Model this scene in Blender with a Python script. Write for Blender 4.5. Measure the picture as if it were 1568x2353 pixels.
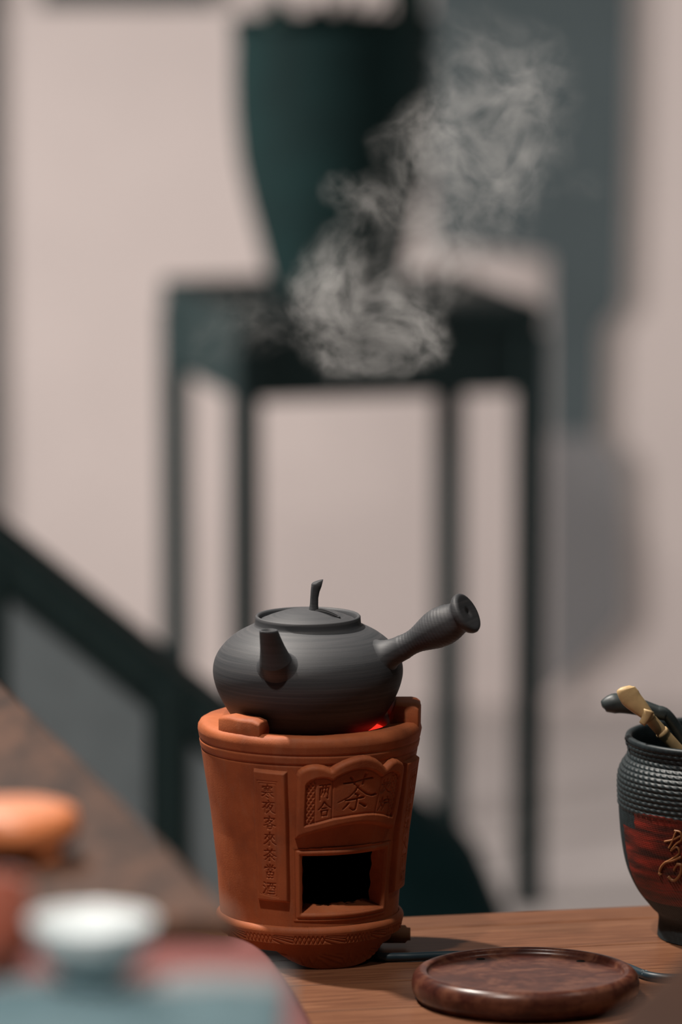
import bpy, bmesh, math, random
import numpy as np
from mathutils import Vector, Matrix
random.seed(7); rng = np.random.default_rng(7)
for o in list(bpy.data.objects): bpy.data.objects.remove(o)
sc = bpy.context.scene; COL = sc.collection
R = math.radians

# ------------------------------------------------------------------ camera
FPX, CX, CY = 15260.0, 784.0, 1176.5
CAM_H, PITCH = 1.10, R(8.6)
cam = bpy.data.objects.new('camera', bpy.data.cameras.new('camera')); COL.objects.link(cam)
cam.location = (0, 0, CAM_H); cam.rotation_euler = (math.pi/2 - PITCH, 0, 0)
cam.data.sensor_fit = 'HORIZONTAL'; cam.data.sensor_width = 24.0; cam.data.lens = 24.0*FPX/1568
cam.data.clip_start = .05; cam.data.clip_end = 60
cam.data.dof.use_dof = True; cam.data.dof.focus_distance = 5.06; cam.data.dof.aperture_fstop = 3.5
sc.camera = cam

# ------------------------------------------------------------------ light
w = bpy.data.worlds.new('world'); sc.world = w; w.use_nodes = True
w.node_tree.nodes['Background'].inputs[0].default_value = (.42, .70, .74, 1)
w.node_tree.nodes['Background'].inputs[1].default_value = .02
def area(name, loc, target, size, watts, col=(1, 1, 1), shape='DISK', spread=180):
    l = bpy.data.lights.new(name, 'AREA'); l.shape = shape; l.size = size; l.energy = watts; l.color = col
    l.spread = R(spread)
    o = bpy.data.objects.new(name, l); COL.objects.link(o); o.location = loc
    o.rotation_euler = (Vector(target)-Vector(loc)).to_track_quat('-Z', 'Y').to_euler()
    return o
area('ceiling_spot_rear', (-.60, 5.32, 1.58), (-.02, 5.0, .15), .06, 44, (1, .92, .84))
area('ceiling_spot_front', (-.42, 4.18, 1.78), (.0, 5.0, .1), .08, 17.5, (1, .90, .82))
area('fill_right', (1.2, 4.75, 1.9), (.1, 4.95, .1), .35, 2.5, (1, .88, .78))  # unseen fill light added to warm the stove's right side
area('fill_near', (-.32, 2.6, 1.9), (-.22, 3.4, .3), .2, 4.0, (1, .95, .90), 'DISK', 44)  # unseen fill light added to brighten the near cup and cloth
area('wall_lamp', (-1.05, 8.2, .25), (-.35, 10.1, -.15), .28, 26, (1, .905, .87))
area('wall_lamp_right', (1.5, 8.6, .6), (.85, 10.1, -.3), .28, 10, (1, .905, .87))
sc.view_settings.view_transform = 'Standard'; sc.view_settings.look = 'None'
sc.view_settings.exposure = 0.0; sc.view_settings.gamma = 1.0; sc.view_settings.use_curve_mapping = False
sc.cycles.max_bounces = 6; sc.cycles.volume_bounces = 0; sc.cycles.volume_step_rate = 2.5

# ------------------------------------------------------------------ helpers
def ray(px, py):
    x, y = (px-CX)/FPX, -(py-CY)/FPX
    return np.array([x, math.cos(PITCH)+y*math.sin(PITCH), -math.sin(PITCH)+y*math.cos(PITCH)])
def at(px, py, Y):
    d = ray(px, py); return Vector((d[0]*Y/d[1], Y, CAM_H+d[2]*Y/d[1]))
def atz(px, py, z):
    d = ray(px, py); t = (z-CAM_H)/d[2]; return Vector((d[0]*t, d[1]*t, z))

def mesh_obj(name, V, F, mat=None, parent=None, smooth=True, loc=None):
    V = np.asarray(V, dtype=np.float32).reshape(-1, 3)
    me = bpy.data.meshes.new(name)
    if isinstance(F, np.ndarray):
        n, k = F.shape
        me.vertices.add(len(V)); me.vertices.foreach_set('co', V.ravel())
        me.loops.add(n*k); me.loops.foreach_set('vertex_index', F.astype(np.int32).ravel())
        me.polygons.add(n); me.polygons.foreach_set('loop_start', np.arange(0, n*k, k, dtype=np.int32))
        me.update(calc_edges=True)
    else:
        me.from_pydata(V.tolist(), [], F); me.update()
    me.validate()
    if smooth: me.polygons.foreach_set('use_smooth', np.ones(len(me.polygons), dtype=bool))
    if mat: me.materials.append(mat)
    o = bpy.data.objects.new(name, me); COL.objects.link(o)
    if parent: o.parent = parent
    if loc is not None: o.location = loc
    return o
def bm_obj(name, bm, mat=None, parent=None, smooth=False, loc=None):
    me = bpy.data.meshes.new(name); bmesh.ops.recalc_face_normals(bm, faces=bm.faces); bm.to_mesh(me); bm.free()
    if smooth: me.polygons.foreach_set('use_smooth', np.ones(len(me.polygons), dtype=bool))
    if mat: me.materials.append(mat)
    o = bpy.data.objects.new(name, me); COL.objects.link(o)
    if parent: o.parent = parent
    if loc is not None: o.location = loc
    return o
def thing(name, label, cat, loc=(0, 0, 0), group=None, rz=0):
    o = bpy.data.objects.new(name, None); COL.objects.link(o); o.location = loc; o.rotation_euler[2] = rz
    o.empty_display_size = .02
    return tag(o, label, cat, group)
def tag(o, label, cat=None, group=None, kind=None):
    o['label'] = label
    if cat: o['category'] = cat
    if group: o['group'] = group
    if kind: o['kind'] = kind
    return o
def grid_faces(n, m, wrap=False):
    i, j = np.meshgrid(np.arange(n-1), np.arange(m if wrap else m-1), indexing='ij')
    a = i*m+j; b = i*m+(j+1) % m; c = (i+1)*m+(j+1) % m; d = (i+1)*m+j
    return np.stack([a, b, c, d], -1).reshape(-1, 4)
def lathe_arr(prof, n=96):
    prof = np.array(prof, float); t = np.linspace(0, 2*math.pi, n, endpoint=False)
    r, z = prof[:, 0][:, None], prof[:, 1][:, None]
    V = np.stack([r*np.cos(t), r*np.sin(t), z+0*t], -1)
    return V, grid_faces(len(prof), n, True)
def smooth_prof(pts, k=6):
    """Catmull-Rom through the points"""
    p = np.array(pts, float); p = np.vstack([2*p[0]-p[1], p, 2*p[-1]-p[-2]]); out = []
    for i in range(1, len(p)-2):
        for s in np.linspace(0, 1, k, endpoint=False):
            out.append(.5*((2*p[i])+(-p[i-1]+p[i+1])*s+(2*p[i-1]-5*p[i]+4*p[i+1]-p[i+2])*s*s+(-p[i-1]+3*p[i]-3*p[i+1]+p[i+2])*s**3))
    out.append(p[-2]); return np.array(out)
def lathe(name, prof, mat, parent=None, n=96, loc=None, xf=None, smooth=True):
    V, F = lathe_arr(prof, n); V = V.reshape(-1, 3)
    if xf is not None:
        M = np.array(xf); V = V@M[:3, :3].T+M[:3, 3]
    return mesh_obj(name, V, F, mat, parent, smooth, loc)
def tube_arr(pts, rad, n=16, flat=1.0, up=(0, 0, 1)):
    P = np.array([list(p) for p in pts], float); rad = np.broadcast_to(np.array(rad, float), (len(P),))
    T = np.gradient(P, axis=0); T /= np.linalg.norm(T, axis=1)[:, None]
    up = np.array(up, float); V = []
    for p, t, r in zip(P, T, rad):
        a = np.cross(t, up); a = a/np.linalg.norm(a) if np.linalg.norm(a) > 1e-6 else np.array([1., 0, 0])
        b = np.cross(a, t)
        for k in range(n):
            th = 2*math.pi*k/n; V.append(p+r*(math.cos(th)*a+flat*math.sin(th)*b))
    F = grid_faces(len(P), n, True).tolist()
    V.append(P[0]); V.append(P[-1]); c0, c1 = len(V)-2, len(V)-1; L = (len(P)-1)*n
    for k in range(n):
        F.append([c0, (k+1) % n, k]); F.append([c1, L+k, L+(k+1) % n])
    return np.array(V), F
def tube(name, pts, rad, mat, parent=None, n=16, flat=1.0, up=(0, 0, 1), loc=None):
    V, F = tube_arr(pts, rad, n, flat, up); return mesh_obj(name, V, F, mat, parent, True, loc)
def rbox(name, size, loc, mat, parent=None, bev=.004, seg=3, rot=(0, 0, 0), base=True):
    """rounded box, loc is the centre of its underside when base"""
    bm = bmesh.new(); bmesh.ops.create_cube(bm, size=1)
    bmesh.ops.scale(bm, vec=size, verts=bm.verts)
    if base: bmesh.ops.translate(bm, vec=(0, 0, size[2]/2), verts=bm.verts)
    if bev: bmesh.ops.bevel(bm, geom=bm.edges[:], offset=bev, segments=seg, profile=.5, affect='EDGES')
    o = bm_obj(name, bm, mat, parent, False, loc); o.rotation_euler = rot
    return o
def prism(name, poly, z0, z1, mat, parent=None, bev=.003, seg=3, loc=None, smooth=False):
    bm = bmesh.new(); vs = [bm.verts.new((p[0], p[1], z0)) for p in poly]; f = bm.faces.new(vs)
    e = bmesh.ops.extrude_face_region(bm, geom=[f])
    bmesh.ops.translate(bm, vec=(0, 0, z1-z0), verts=[v for v in e['geom'] if isinstance(v, bmesh.types.BMVert)])
    bmesh.ops.recalc_face_normals(bm, faces=bm.faces)
    if bev: bmesh.ops.bevel(bm, geom=bm.edges[:], offset=bev, segments=seg, profile=.5, affect='EDGES')
    return bm_obj(name, bm, mat, parent, smooth, loc)

# ------------------------------------------------------------------ materials
class NT:
    def __init__(s, name):
        s.m = bpy.data.materials.new(name); s.m.use_nodes = True; s.t = s.m.node_tree; s.n = s.t.nodes
        s.b = s.n['Principled BSDF']; s.tc = s.n.new('ShaderNodeTexCoord')
    def map(s, scale=(1, 1, 1), rot=(0, 0, 0), src='Object'):
        m = s.n.new('ShaderNodeMapping'); m.inputs['Scale'].default_value = scale; m.inputs['Rotation'].default_value = rot
        s.t.links.new(s.tc.outputs[src], m.inputs['Vector']); return m.outputs[0]
    def noise(s, vec, scale, detail=4, rough=.55, dist=0):
        n = s.n.new('ShaderNodeTexNoise'); n.inputs['Scale'].default_value = scale; n.inputs['Detail'].default_value = detail
        n.inputs['Roughness'].default_value = rough; n.inputs['Distortion'].default_value = dist
        s.t.links.new(vec, n.inputs['Vector']); return n.outputs['Fac']
    def ramp(s, fac, stops):
        r = s.n.new('ShaderNodeValToRGB'); e = r.color_ramp.elements
        while len(e) < len(stops): e.new(.5)
        for k, (p, c) in enumerate(stops): e[k].position = p; e[k].color = (*c, 1) if len(c) == 3 else c
        s.t.links.new(fac, r.inputs[0]); return r.outputs[0]
    def mix(s, fac, a, b, mode='MIX'):
        m = s.n.new('ShaderNodeMix'); m.data_type = 'RGBA'; m.blend_type = mode
        for k, v in ((0, fac), (6, a), (7, b)):
            if hasattr(v, 'is_output'): s.t.links.new(v, m.inputs[k])
            else: m.inputs[k].default_value = v if not isinstance(v, tuple) else (*v, 1)
        return m.outputs[2]
    def math(s, op, a, b=0.0):
        m = s.n.new('ShaderNodeMath'); m.operation = op
        for k, v in ((0, a), (1, b)):
            if hasattr(v, 'is_output'): s.t.links.new(v, m.inputs[k])
            else: m.inputs[k].default_value = v
        return m.outputs[0]
    def bump(s, h, strength=.3, dist=.001):
        b = s.n.new('ShaderNodeBump'); b.inputs['Strength'].default_value = strength; b.inputs['Distance'].default_value = dist
        s.t.links.new(h, b.inputs['Height']); s.t.links.new(b.outputs[0], s.b.inputs['Normal'])
    def col(s, c):
        if hasattr(c, 'is_output'): s.t.links.new(c, s.b.inputs['Base Color'])
        else: s.b.inputs['Base Color'].default_value = (*c, 1)
    def set(s, rough=.6, spec=.4, **k):
        s.b.inputs['Roughness'].default_value = rough; s.b.inputs['Specular IOR Level'].default_value = spec
        for a, v in k.items(): s.b.inputs[a.replace('_', ' ')].default_value = v
        return s.m
def plain(name, c, rough=.6, spec=.4, var=.12, scale=40, bump=.0):
    m = NT(name); v = m.map(); f = m.noise(v, scale, 5)
    m.col(m.ramp(f, [(.3, tuple(x*(1-var) for x in c)), (.7, tuple(min(1, x*(1+var)) for x in c))]))
    if bump: m.bump(f, bump)
    return m.set(rough, spec)

def mat_clay():
    m = NT('terracotta'); v = m.map()
    big = m.noise(v, 22, 5, .6); fine = m.noise(v, 900, 3, .6); mid = m.noise(m.map((1, 1, .35)), 130, 5, .65)
    c = m.ramp(big, [(.28, (.26, .072, .030)), (.5, (.39, .108, .039)), (.72, (.47, .140, .054))])
    c = m.mix(m.ramp(mid, [(.52, (0, 0, 0)), (.78, (.35, .35, .35))]), c, (.36, .17, .10))
    c = m.mix(m.ramp(fine, [(.25, (.25, .25, .25)), (.42, (0, 0, 0))]), c, (.16, .05, .03))
    m.col(c); m.bump(m.math('ADD', m.math('MULTIPLY', fine, .5), m.math('MULTIPLY', mid, .9)), .45, .0006)
    return m.set(.64, .28)
def mat_pot():
    m = NT('dark_grey_clay')
    lines = m.noise(m.map((1.5, 1.5, 1)), 1, 2)
    v = m.map((6, 6, 420)); ln = m.noise(v, 1.0, 6, .7); sp = m.noise(m.map(), 1500, 2)
    c = m.ramp(ln, [(.3, (.034, .038, .043)), (.55, (.056, .058, .063)), (.75, (.088, .086, .088))])
    c = m.mix(m.ramp(sp, [(.70, (0, 0, 0)), (.80, (.35, .35, .35))]), c, (.24, .22, .20))
    m.col(c); m.bump(m.math('ADD', ln, m.math('MULTIPLY', sp, .25)), .30, .0005)
    return m.set(.58, .40)
def mat_wood(name, cols, scale=(1.2, 14, 14), rot=0, rough=.42, bump=.12, dist=1.5, spec=.4):
    m = NT(name); v = m.map(scale, (0, 0, rot)); a = m.noise(v, 3.0, 6, .62, dist); b = m.noise(m.map(tuple(s*6 for s in scale), (0, 0, rot)), 3.5, 4, .6)
    f = m.math('ADD', m.math('MULTIPLY', a, .72), m.math('MULTIPLY', b, .28))
    m.col(m.ramp(f, [(.33, cols[0]), (.48, cols[1]), (.62, cols[2])])); m.bump(f, bump, .0006)
    return m.set(rough, spec)
CLAY, POT = mat_clay(), mat_pot()
TABLE = mat_wood('oiled_oak', [(.085, .030, .014), (.165, .066, .031), (.225, .100, .050)], (1.5, 22, 22), 0, .46)
WALNUT = mat_wood('walnut', [(.008, .005, .004), (.042, .021, .014), (.095, .045, .027)], (5, 1.4, 5), R(-14), .7, .08, 2.2, .12)
DARKWOOD = mat_wood('dark_stained_wood', [(.003, .013, .014), (.004, .018, .019), (.006, .023, .024)], (8, 8, 1), 0, .75)
EDGEWOOD = mat_wood('brown_wood', [(.022, .009, .005), (.042, .017, .009), (.060, .025, .013)], (2, 9, 9), R(60), .7, .1, 1.5, .1)
ROSE = mat_wood('rosewood', [(.034, .010, .008), (.070, .021, .014), (.150, .058, .034)], (7, 9, 9), R(20), .30, .06, 2.0)
WALL = plain('white_plaster', (.70, .635, .605), .85, .2, .03, 6)
FLOOR = plain('pale_stone_floor', (.57, .53, .51), .6, .3, .05, 5)
EMBER = None

# ------------------------------------------------------------------ the room
FZ = -.73
def slab(name, x0, x1, y0, y1, z0, z1, mat):
    V = [(x, y, z) for x in (x0, x1) for y in (y0, y1) for z in (z0, z1)]
    F = [(0, 1, 3, 2), (4, 6, 7, 5), (0, 4, 5, 1), (2, 3, 7, 6), (0, 2, 6, 4), (1, 5, 7, 3)]
    return mesh_obj(name, V, F, mat, None, False)
o = slab('wall_back', -4, 4, 10.10, 10.30, FZ, 2.4, WALL); tag(o, 'pale pinkish plaster wall far behind the table', kind='structure')
o = slab('floor', -4, 4, -1.5, 10.30, FZ-.1, FZ, FLOOR); tag(o, 'pale grey stone floor behind the table', kind='structure')
o = slab('trim_1', -.80, -.535, 10.0, 10.10, FZ, 2.4, plain('dark_trim', (.055, .075, .078), .6)); tag(o, 'dark grey door post at left edge of the wall', kind='structure')

# ------------------------------------------------------------------ main tea table (planks)
_e, _f = atz(930, 2104, 0), atz(1490, 2078, 0); TA = math.atan2(_f.y-_e.y, _f.x-_e.x); tdir = Vector((math.cos(TA), math.sin(TA), 0)); tnor = Vector((-math.sin(TA), math.cos(TA), 0))
e0 = atz(930, 2104, 0)
TT = thing('tea_table', 'brown plank tea table carrying the clay stove and the round tray', 'table', (0, 0, FZ))
org = e0 - tdir*.33
PL = 1.25; off = 0.0
pw = [.052, .088, .088, .088, .088, .088, .088]
for k, wd in enumerate(pw):
    bm = bmesh.new(); bmesh.ops.create_cube(bm, size=1)
    bmesh.ops.scale(bm, vec=(PL, wd-.0012, .026), verts=bm.verts)
    bmesh.ops.bevel(bm, geom=bm.edges[:], offset=.0014 if k else .005, segments=2, profile=.5, affect='EDGES')
    c = org + tdir*(PL/2-.1) - tnor*(off+wd/2)
    o = bm_obj('plank', bm, TABLE, TT, False, (c.x, c.y, -.013-FZ)); o.rotation_euler[2] = TA
    off += wd
for a in (.0, 1.0):
    for b in (.05, .52):
        p = org + tdir*(a) - tnor*b
        rbox('leg', (.05, .05, -FZ-.03), (p.x, p.y, 0), EDGEWOOD, TT, .004, 2, (0, 0, TA))

# ------------------------------------------------------------------ clay stove
sp0 = atz(711.5, 2188, 0); SX, SY = sp0.x, sp0.y
STOVE = thing('clay_stove', 'orange terracotta tea stove with carved Chinese plaques under the grey kettle', 'stove', (SX, SY, 0))
PROF = np.array([(22, 68.6), (37, 68.8), (47.3, 69.5), (71.4, 71.2), (98.8, 74.0), (122.8, 77.4), (150, 81.4), (160, 83.0), (176, 85.9), (190, 86.2)])
def rb(z): return np.interp(z, PROF[:, 0], PROF[:, 1])       # mm
def S(az, z, h=0.0):
    """stove surface point in metres; az in radians from the camera side towards the right, z and h in mm"""
    r = (rb(z)+h)*1e-3; return np.stack([r*np.sin(az), -r*np.cos(az), np.asarray(z)*1e-3+0*az], -1)
U0 = 75.0; TD = SY*math.cos(PITCH)+CAM_H*math.sin(PITCH)
def unp(px, py, h=3.0):
    """where a line of sight meets the stove wall raised by h: (u mm, z mm)"""
    d = ray(px, py); o = np.array([-SX, -SY, CAM_H])
    def g(t):
        p = o+d*t; return math.hypot(p[0], p[1])*1000-(rb(p[2]*1000)+h)
    t = TD-.25
    while g(t) > 0 and t < TD+.15: t += .001
    if t >= TD+.15:
        ts = np.linspace(TD-.2, TD+.12, 800); t = ts[np.argmin([g(q) for q in ts])]
    else:
        lo, hi = t-.001, t
        for _ in range(25):
            m = .5*(lo+hi)
            if g(m) > 0: lo = m
            else: hi = m
        t = hi
    p = o+d*t; return math.atan2(p[0], -p[1])*U0, p[2]*1000
def sdf_poly(U, Z, poly):
    P = np.array(poly, float); D = np.full(U.shape, 1e9); ins = np.zeros(U.shape, bool); n = len(P)
    for i in range(n):
        a, b = P[i], P[(i+1) % n]; e = b-a; l2 = max((e*e).sum(), 1e-12)
        t = np.clip(((U-a[0])*e[0]+(Z-a[1])*e[1])/l2, 0, 1)
        D = np.minimum(D, np.hypot(U-a[0]-t*e[0], Z-a[1]-t*e[1]))
        if a[1] != b[1]:
            c = (a[1] > Z) != (b[1] > Z); ins ^= c & (U < (b[0]-a[0])*(Z-a[1])/(b[1]-a[1])+a[0])
    return np.where(ins, D, -D)                               # positive inside
def cut_stroke(D, U, Z, pts, w0, w1=None):
    """lowers D to (distance - half width) of a brush stroke"""
    w1 = w0 if w1 is None else w1; pts = np.array(pts, float); n = len(pts)-1; m = 2*max(w0, w1)+1
    sel = (U > pts[:, 0].min()-m) & (U < pts[:, 0].max()+m) & (Z > pts[:, 1].min()-m) & (Z < pts[:, 1].max()+m)
    if not sel.any(): return
    u, z = U[sel], Z[sel]; best = np.full(u.shape, 1e9)
    for i in range(n):
        a, b = pts[i], pts[i+1]; e = b-a; l2 = max((e*e).sum(), 1e-9)
        t = np.clip(((u-a[0])*e[0]+(z-a[1])*e[1])/l2, 0, 1); s = (i+t)/n
        best = np.minimum(best, np.hypot(u-a[0]-t*e[0], z-a[1]-t*e[1])-(w0+(w1-w0)*s))
    D[sel] = np.minimum(D[sel], best)
def sm(x): x = np.clip(x, 0, 1); return x*x*(3-2*x)
def relief(name, u0, u1, z0, z1, step, fn, parent, mat, skip=None):
    nu, nz = int((u1-u0)/step)+1, int((z1-z0)/step)+1
    u, z = np.linspace(u0, u1, nu), np.linspace(z0, z1, nz); Z, U = np.meshgrid(z, u, indexing='ij')
    H, keep = fn(U, Z)
    k = np.array([.25, .5, .25])
    Hs = H.copy(); Hs[1:-1] = k[0]*H[:-2]+k[1]*H[1:-1]+k[2]*H[2:]; H2 = Hs.copy()
    H2[:, 1:-1] = k[0]*Hs[:, :-2]+k[1]*Hs[:, 1:-1]+k[2]*Hs[:, 2:]
    V = S(U/U0, Z, H2).reshape(-1, 3); F = grid_faces(nz, nu)
    kf = keep.reshape(-1)[F].any(1); F = F[kf]
    used = np.zeros(len(V), bool); used[F.ravel()] = True; idx = np.cumsum(used)-1
    return mesh_obj(name, V[used], idx[F], mat, parent)

GLYPH = {
 'han': [[(50,2),(51,10)],[(18,14),(14,26)],[(18,16),(84,15),(78,26)],[(28,30),(72,29)],[(28,42),(72,41)],[(40,24),(40,54)],[(60,24),(60,54)],[(12,56),(90,54)],[(40,58),(30,70),(10,84)],[(60,57),(72,70),(94,83)],[(46,66),(56,74)],[(42,84),(58,96)]],
 'ye': [[(48,2),(53,12)],[(8,20),(92,17)],[(36,24),(26,40),(8,60)],[(25,46),(25,94)],[(58,26),(50,44),(36,62)],[(56,37),(80,36),(66,66),(32,98)],[(50,48),(60,58)],[(52,60),(70,82),(98,94)]],
 'ke': [[(48,1),(53,10)],[(14,16),(11,28)],[(14,17),(88,15),(80,28)],[(46,24),(38,38),(20,52)],[(42,35),(70,34),(46,58),(8,72)],[(36,42),(60,59),(96,72)],[(34,74),(36,98)],[(34,74),(70,72),(66,94)],[(36,94),(66,94)]],
 'lai': [[(16,22),(84,19)],[(50,2),(50,98),(42,92)],[(32,28),(14,54)],[(32,36),(44,50)],[(70,28),(56,54)],[(70,36),(86,52)],[(48,52),(32,70),(8,88)],[(52,52),(70,72),(97,87)]],
 'cha': [[(10,18),(90,15)],[(34,5),(37,28)],[(66,3),(61,28)],[(50,26),(34,44),(6,60)],[(50,28),(70,46),(97,57)],[(28,61),(74,58)],[(50,44),(50,96),(41,91)],[(34,68),(16,88)],[(64,68),(86,85)]],
 'dang': [[(50,0),(50,14)],[(28,4),(36,14)],[(72,2),(62,14)],[(13,18),(10,32)],[(14,20),(90,19),(82,31)],[(36,32),(37,48)],[(36,32),(66,31),(64,46)],[(36,46),(64,46)],[(26,56),(28,99)],[(26,56),(77,55),(74,97)],[(28,76),(74,75)],[(50,56),(50,95)],[(28,95),(74,94)]],
 'jiu': [[(8,8),(20,19)],[(2,35),(14,44)],[(2,92),(12,78),(25,54)],[(32,14),(98,11)],[(36,36),(37,98)],[(36,36),(93,35),(91,97)],[(54,14),(52,40),(42,60)],[(72,14),(72,55),(86,56)],[(38,73),(88,72)],[(38,93),(88,92)]],
 'liang': [[(6,10),(96,7)],[(15,30),(16,98)],[(16,30),(85,29),(85,92),(74,86)],[(38,10),(36,40),(24,74)],[(36,46),(46,62)],[(62,10),(62,40),(50,74)],[(62,46),(76,64)]],
 'he': [[(50,0),(34,26),(4,50)],[(50,2),(70,28),(98,48)],[(32,45),(68,44)],[(25,60),(28,99)],[(25,60),(76,59),(72,98)],[(28,94),(72,93)]],
 'tan': [[(50,0),(50,26)],[(17,8),(18,27),(83,25)],[(83,5),(82,28)],[(6,39),(94,36)],[(30,38),(22,66),(4,94)],[(36,52),(44,64)],[(80,48),(66,64)],[(56,44),(50,72),(20,99)],[(54,68),(72,88),(97,98)]],
 'lu': [[(9,30),(18,46)],[(44,24),(36,42)],[(26,4),(26,50),(2,96)],[(28,56),(42,74)],[(69,2),(77,14)],[(54,24),(93,22),(91,46)],[(54,46),(92,45)],[(54,24),(53,56),(40,98)]],
 'zhu': [[(24,4),(6,44)],[(14,28),(48,26)],[(32,28),(32,96)],[(66,4),(52,44)],[(58,28),(96,26)],[(76,28),(76,96),(66,88)]],
 'tang': [[(8,8),(20,19)],[(2,35),(14,44)],[(2,92),(25,54)],[(46,6),(46,36)],[(46,6),(86,5),(84,34)],[(46,20),(84,19)],[(46,34),(84,33)],[(32,46),(98,44)],[(52,50),(34,74)],[(50,58),(92,56),(84,96)],[(64,60),(40,92)],[(78,60),(58,96)]],
 'fei': [[(8,8),(20,19)],[(2,35),(14,44)],[(2,92),(25,54)],[(36,20),(88,18),(86,40)],[(38,40),(86,39)],[(40,40),(36,60),(92,58),(86,82)],[(56,4),(54,60),(38,98)],[(74,4),(74,98)]],
 'huo': [[(18,30),(30,54)],[(82,26),(66,50)],[(50,4),(48,50),(8,96)],[(50,48),(66,76),(96,96)]],
 'chu': [[(24,2),(32,12)],[(6,22),(46,20),(10,60)],[(28,42),(28,98)],[(38,44),(30,56)],[(52,16),(94,14),(90,88),(78,94)],[(70,16),(64,58),(44,94)]],
 'hong': [[(28,4),(8,28),(30,30)],[(42,20),(10,52),(44,48)],[(26,50),(26,84)],[(10,62),(4,80)],[(40,60),(46,76)],[(54,18),(94,16)],[(74,18),(74,84)],[(48,86),(98,84)]],
}
def glyph(D, U, Z, key, quad, conv, w):
    """quad: image-space corners tl,tr,br,bl that the character fills; conv -> (u,z)"""
    tl, tr, br, bl = [np.array(q, float) for q in quad]
    for st in GLYPH[key]:
        pts = []
        for (x, y) in st:
            a, b = x/100, y/100
            p = (tl*(1-a)+tr*a)*(1-b)+(bl*(1-a)+br*a)*b
            pts.append(conv(*p))
        # finer points along the stroke
        cut_stroke(D, U, Z, pts, w*1.12, w*.72)

# -- body: outer wall with the stoke hole, rim, fire bowl
HA0, HA1, HZ0, HZ1 = R(-4.8), R(52.5), 45.0, 91.0
azs = np.unique(np.concatenate([np.linspace(HA1, HA0+2*math.pi, 150), np.linspace(HA0, HA1, 41)[:-1]]))
azs = np.concatenate([np.linspace(HA0, HA1, 41), np.linspace(HA1, HA0+2*math.pi, 160)[1:-1]])
zz = np.concatenate([np.linspace(22, HZ0, 10)[:-1], np.linspace(HZ0, HZ1, 20), np.linspace(HZ1, 176, 150)[1:]])
A, Zg = np.meshgrid(azs, zz); na = len(azs)
def groove(z, c, w, d): return -d*np.exp(-((z-c)/w)**2)
Hg = groove(Zg, 169, .8, .75)+groove(Zg, 161.8, .8, .7) + .35*np.sin(A*3+Zg*.07)*np.sin(Zg*.045+A*2) \
    + np.where((Zg > 162) & (Zg < 169), .25, 0)
# a shallow frame of lines round the stoke hole
V = [S(A, Zg, Hg).reshape(-1, 3)]
F = grid_faces(len(zz), na, True)
zi, aj = F[:, 0]//na, F[:, 0] % na
hole = (zz[zi] >= HZ0-1e-6) & (zz[zi] < HZ1-1e-6) & (aj < 40)
F = F[~hole].tolist()
# rim and fire bowl
nb = len(zz)*na; prof = [(85.4, 179.2), (84.0, 181.6), (81.5, 182.9), (77, 183.1), (70, 182.3), (62, 181.2), (59.6, 179.6), (59, 175), (57, 160), (50, 148), (30, 142), (0.3, 141)]
for k, (r_, z_) in enumerate(prof):
    wob = .35*np.sin(azs*5+k)+.25*np.sin(azs*11+2*k)
    rr = (r_+(wob if r_ > 55 else 0))*1e-3
    V.append(np.stack([rr*np.sin(azs), -rr*np.cos(azs), (z_+wob*.6)*1e-3], -1))
prev = (len(zz)-1)*na
for k in range(len(prof)):
    cur = nb+k*na
    for j in range(na): F.append([prev+j, prev+(j+1) % na, cur+(j+1) % na, cur+j])
    prev = cur
body = mesh_obj('body', np.vstack(V), F, CLAY, STOVE)
# -- jambs of the stoke hole and the ash chamber behind it
T = 13.0
def jamb(name, pts_a, pts_b, rough):
    n = len(pts_a); V = []
    for k in range(n):
        for s in (0, .5, 1):
            p = pts_a[k]*(1-s)+pts_b[k]*s
            if s == 1: p = p+rough*np.array([math.sin(k*.9), math.cos(k*1.3), .8*math.sin(k*.55)+.6*math.sin(k*1.7)])*1e-3
            V.append(p)
    return mesh_obj(name, V, grid_faces(n, 3), CLAY, STOVE)
aa = np.linspace(HA0, HA1, 30); zl = np.linspace(HZ0, HZ1, 24)
jamb('hole_sill', S(aa, HZ0+0*aa, .2), S(aa, HZ0+4.5+0*aa, -T-2), .7)
jamb('hole_lintel', S(aa, HZ1+0*aa, .2), S(aa, HZ1+0*aa, -T), .3)
jamb('hole_jamb', S(HA1+0*zl, zl, .2), S(HA1-R(1.0)+0*zl, zl, -T+1.5), .6)
jamb('hole_jamb', S(HA0+0*zl, zl, .2), S(HA0+0*zl, zl, -T), .3)
CHAMBER_DARK = plain('chamber_black', (.018, .016, .015), .9, .1, .3, 60)  # near-black, slightly mottled colour for the chamber inside
ch = []
fa = np.concatenate([np.linspace(HA1, HA0+2*math.pi, 90)])
zc = np.linspace(38, 118, 30); A2, Z2 = np.meshgrid(fa, zc)
V = S(A2, Z2, -T+.2).reshape(-1, 3); F = grid_faces(30, 90).tolist()
# ring above and below the hole, floor and roof of the chamber
def addring(z_a, z_b):
    global V, F
    a_ = np.linspace(HA0, HA1, 30); b0 = len(V)
    V = np.vstack([V, S(a_, z_a+0*a_, -T+.2), S(a_, z_b+0*a_, -T+.2)])
    for j in range(29): F.append([b0+j, b0+j+1, b0+30+j+1, b0+30+j])
addring(38, HZ0+4); addring(HZ1, 118)
for zf in (38., 118.):
    t_ = np.linspace(0, 2*math.pi, 60, endpoint=False); b0 = len(V)
    V = np.vstack([V, S(t_, zf+0*t_, -T+.4), [[0, 0, zf*1e-3]]])
    for j in range(60): F.append([b0+j, b0+(j+1) % 60, b0+60])
mesh_obj('ash_chamber', V, F, CHAMBER_DARK, STOVE, False)

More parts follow.
